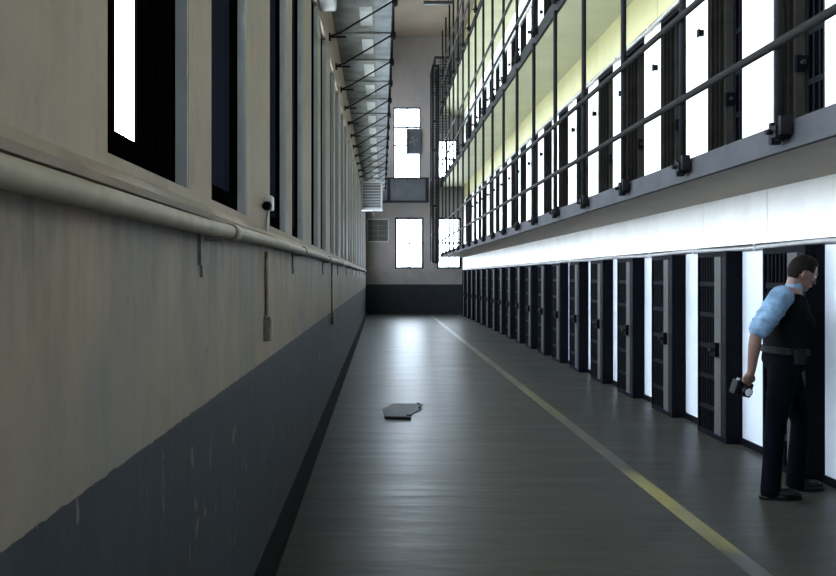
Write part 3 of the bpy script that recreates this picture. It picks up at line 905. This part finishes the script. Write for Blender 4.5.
fuse('vest', bm, 'vest', officer, 0.008, 5)
bm = bmesh.new()
loft(bm, [(c, a + 0.028, b_ + 0.024, p_) for (c, a, b_, p_) in TOR[0:2]] + [(PEL + Vector((0.0, 0, 0.07)), 0.135, 0.18, 0.1)])
for (H_, K_, A_) in ((RH, RK, RA), (LH, LK, LA)):
    chain(bm, [H_, H_.lerp(K_, 0.5), K_, K_.lerp(A_, 0.4), A_ + Vector((-0.005, 0, -0.04))], [0.106, 0.090, 0.069, 0.067, 0.066])
fuse('trousers', bm, 'trouser', officer, 0.009, 5)
bm = bmesh.new()
bz = PEL + Vector((0.003, 0, 0.075))
def ering(z, a, b_): return [bm.verts.new((bz.x + a * math.cos(2 * PI * q / 32), b_ * math.sin(2 * PI * q / 32), bz.z + z + 0.01 * -math.cos(2 * PI * q / 32))) for q in range(32)]
L = [ering(-0.022, 0.142, 0.188), ering(-0.022, 0.156, 0.202), ering(0.022, 0.154, 0.200), ering(0.022, 0.140, 0.186)]
for i in range(4):
    for q in range(32):
        A, B = L[i], L[(i + 1) % 4]
        bm.faces.new((A[q], A[(q + 1) % 32], B[(q + 1) % 32], B[q]))
bmesh.ops.recalc_face_normals(bm, faces=bm.faces)
me = D.meshes.new('belt'); bm.to_mesh(me); bm.free(); me.materials.append(MT['belt'])
belt = part('belt', me, officer)
bp = MB().box(-0.02, 0.05, -0.225, -0.185, 0.94, 1.04).build('belt_pouch', 'leather', belt, 0.008)
for (A_, yaw) in ((RA, -0.15), (LA, 0.1)):
    bm = bmesh.new()
    base = Vector((A_.x, A_.y, 0)); fw = Vector((math.cos(yaw), math.sin(yaw), 0)); sd = Vector((-fw.y, fw.x, 0))
    capsule(bm, base + Vector((0, 0, 0.13)), base + Vector((0, 0, 0.07)), 0.048, 0.050)
    ellipsoid(bm, base + fw * 0.00 + Vector((0, 0, 0.045)), (0.062, 0.046, 0.045), Matrix.Rotation(yaw, 3, 'Z'))
    ellipsoid(bm, base + fw * 0.10 + Vector((0, 0, 0.040)), (0.105, 0.050, 0.036), Matrix.Rotation(yaw, 3, 'Z'))
    loft(bm, [(base + fw * 0.06 + Vector((0, 0, z_)), 0.145, 0.050, 0) for z_ in (0.0, 0.022)])
    fuse('shoe', bm, 'leather', officer, 0.006, 2)
# hair cap: shell over the skull, open at the face
bm = bmesh.new()
bmesh.ops.create_uvsphere(bm, u_segments=36, v_segments=24, radius=1.0)
for v in bm.verts:
    v.co = Vector((v.co.x * 0.103, v.co.y * 0.083, v.co.z * 0.113 + 0.018))
kill = [f for f in bm.faces if (f.calc_center_median().x > 0.052 and f.calc_center_median().z < 0.085) or
        (f.calc_center_median().z < -0.030 and f.calc_center_median().x > -0.03) or
        (f.calc_center_median().x > -0.005 and f.calc_center_median().z < 0.02) or f.calc_center_median().z < -0.075]
bmesh.ops.delete(bm, geom=kill, context='FACES')
me = D.meshes.new('hair'); 
bm.transform(Matrix.Translation(HC) @ HR.to_4x4()); bm.to_mesh(me); bm.free()
me.materials.append(MT['hair'])
for p_ in me.polygons: p_.use_smooth = True
hair = part('hair', me, officer)
so = hair.modifiers.new('t', 'SOLIDIFY'); so.thickness = 0.012; so.offset = -1
for s_ in (-1, 1):
    bm = bmesh.new(); ellipsoid(bm, hd((0.082, s_ * 0.032, 0.008)), (0.012, 0.014, 0.009), HR)
    me = D.meshes.new('eye'); bm.to_mesh(me); bm.free(); me.materials.append(MT['eyew']); part('eye', me, officer)
bm = bmesh.new(); ellipsoid(bm, hd((0.1005, 0, -0.058)), (0.006, 0.022, 0.006), HR)
me = D.meshes.new('mouth'); bm.to_mesh(me); bm.free(); me.materials.append(MT['lip']); part('mouth', me, officer)

# the small camera in the lowered right hand
RM = Matrix.Translation((OX, OY, 0)) @ RZ
pc, d_, sd_, nr_ = hp
cpos = RM @ (pc + d_ * 0.075 + nr_ * 0.030)
o = thing('handheld_camera', 'small black camera hanging in the officer\'s lowered right hand', 'camera', cpos)
o.rotation_euler = (0.15, 0.25, 0.3); o.scale = (1.25, 1.25, 1.25)
MB().box(-0.060, 0.050, -0.028, 0.022, -0.045, 0.035).build('body', 'leather', o, 0.006)
MB().tube([(0.0, -0.026, -0.01), (0.0, -0.050, -0.012), (0.0, -0.062, -0.012)], [0.032, 0.030, 0.027], 18).build('lens_barrel', 'leather', o)
MB().tube([(0.0, -0.0625, -0.012), (0.0, -0.0640, -0.012)], [0.022, 0.020], 18).build('lens_glass', 'lens', o)
MB().box(-0.02, 0.02, -0.02, 0.012, 0.035, 0.052).build('flash_hump', 'leather', o, 0.004)
MB().tube([(-0.04, 0, 0.035), (-0.04, 0, 0.045)], 0.009, 10).build('shutter_button', 'plastic', o)

# ------------------------------------------------------------------ light: daylight through the windows
wd = D.worlds.new('daylight'); SC.world = wd; wd.use_nodes = True
bg = wd.node_tree.nodes['Background']
bg.inputs['Color'].default_value = (0.80, 0.90, 1.0, 1)
bg.inputs['Strength'].default_value = 25.5
for (c, w_, h_, ax) in portals:
    l = D.lights.new('window_portal', 'AREA'); l.shape = 'RECTANGLE'
    l.cycles.is_portal = True
    ob = D.objects.new('window_portal', l); COL.objects.link(ob); ob.location = c
    if ax == 'x':
        l.size = h_; l.size_y = w_
        ob.rotation_euler = (0, -PI / 2, 0)      # faces +x
    else:
        l.size = w_; l.size_y = h_
        ob.rotation_euler = (-PI / 2, 0, 0)       # faces -y

SC.view_settings.view_transform = 'Standard'
SC.view_settings.look = 'None'
SC.view_settings.gamma = 1.0
SC.view_settings.use_curve_mapping = False
SC.view_settings.exposure = 0.0
SC.cycles.max_bounces = 8
SC.cycles.diffuse_bounces = 5
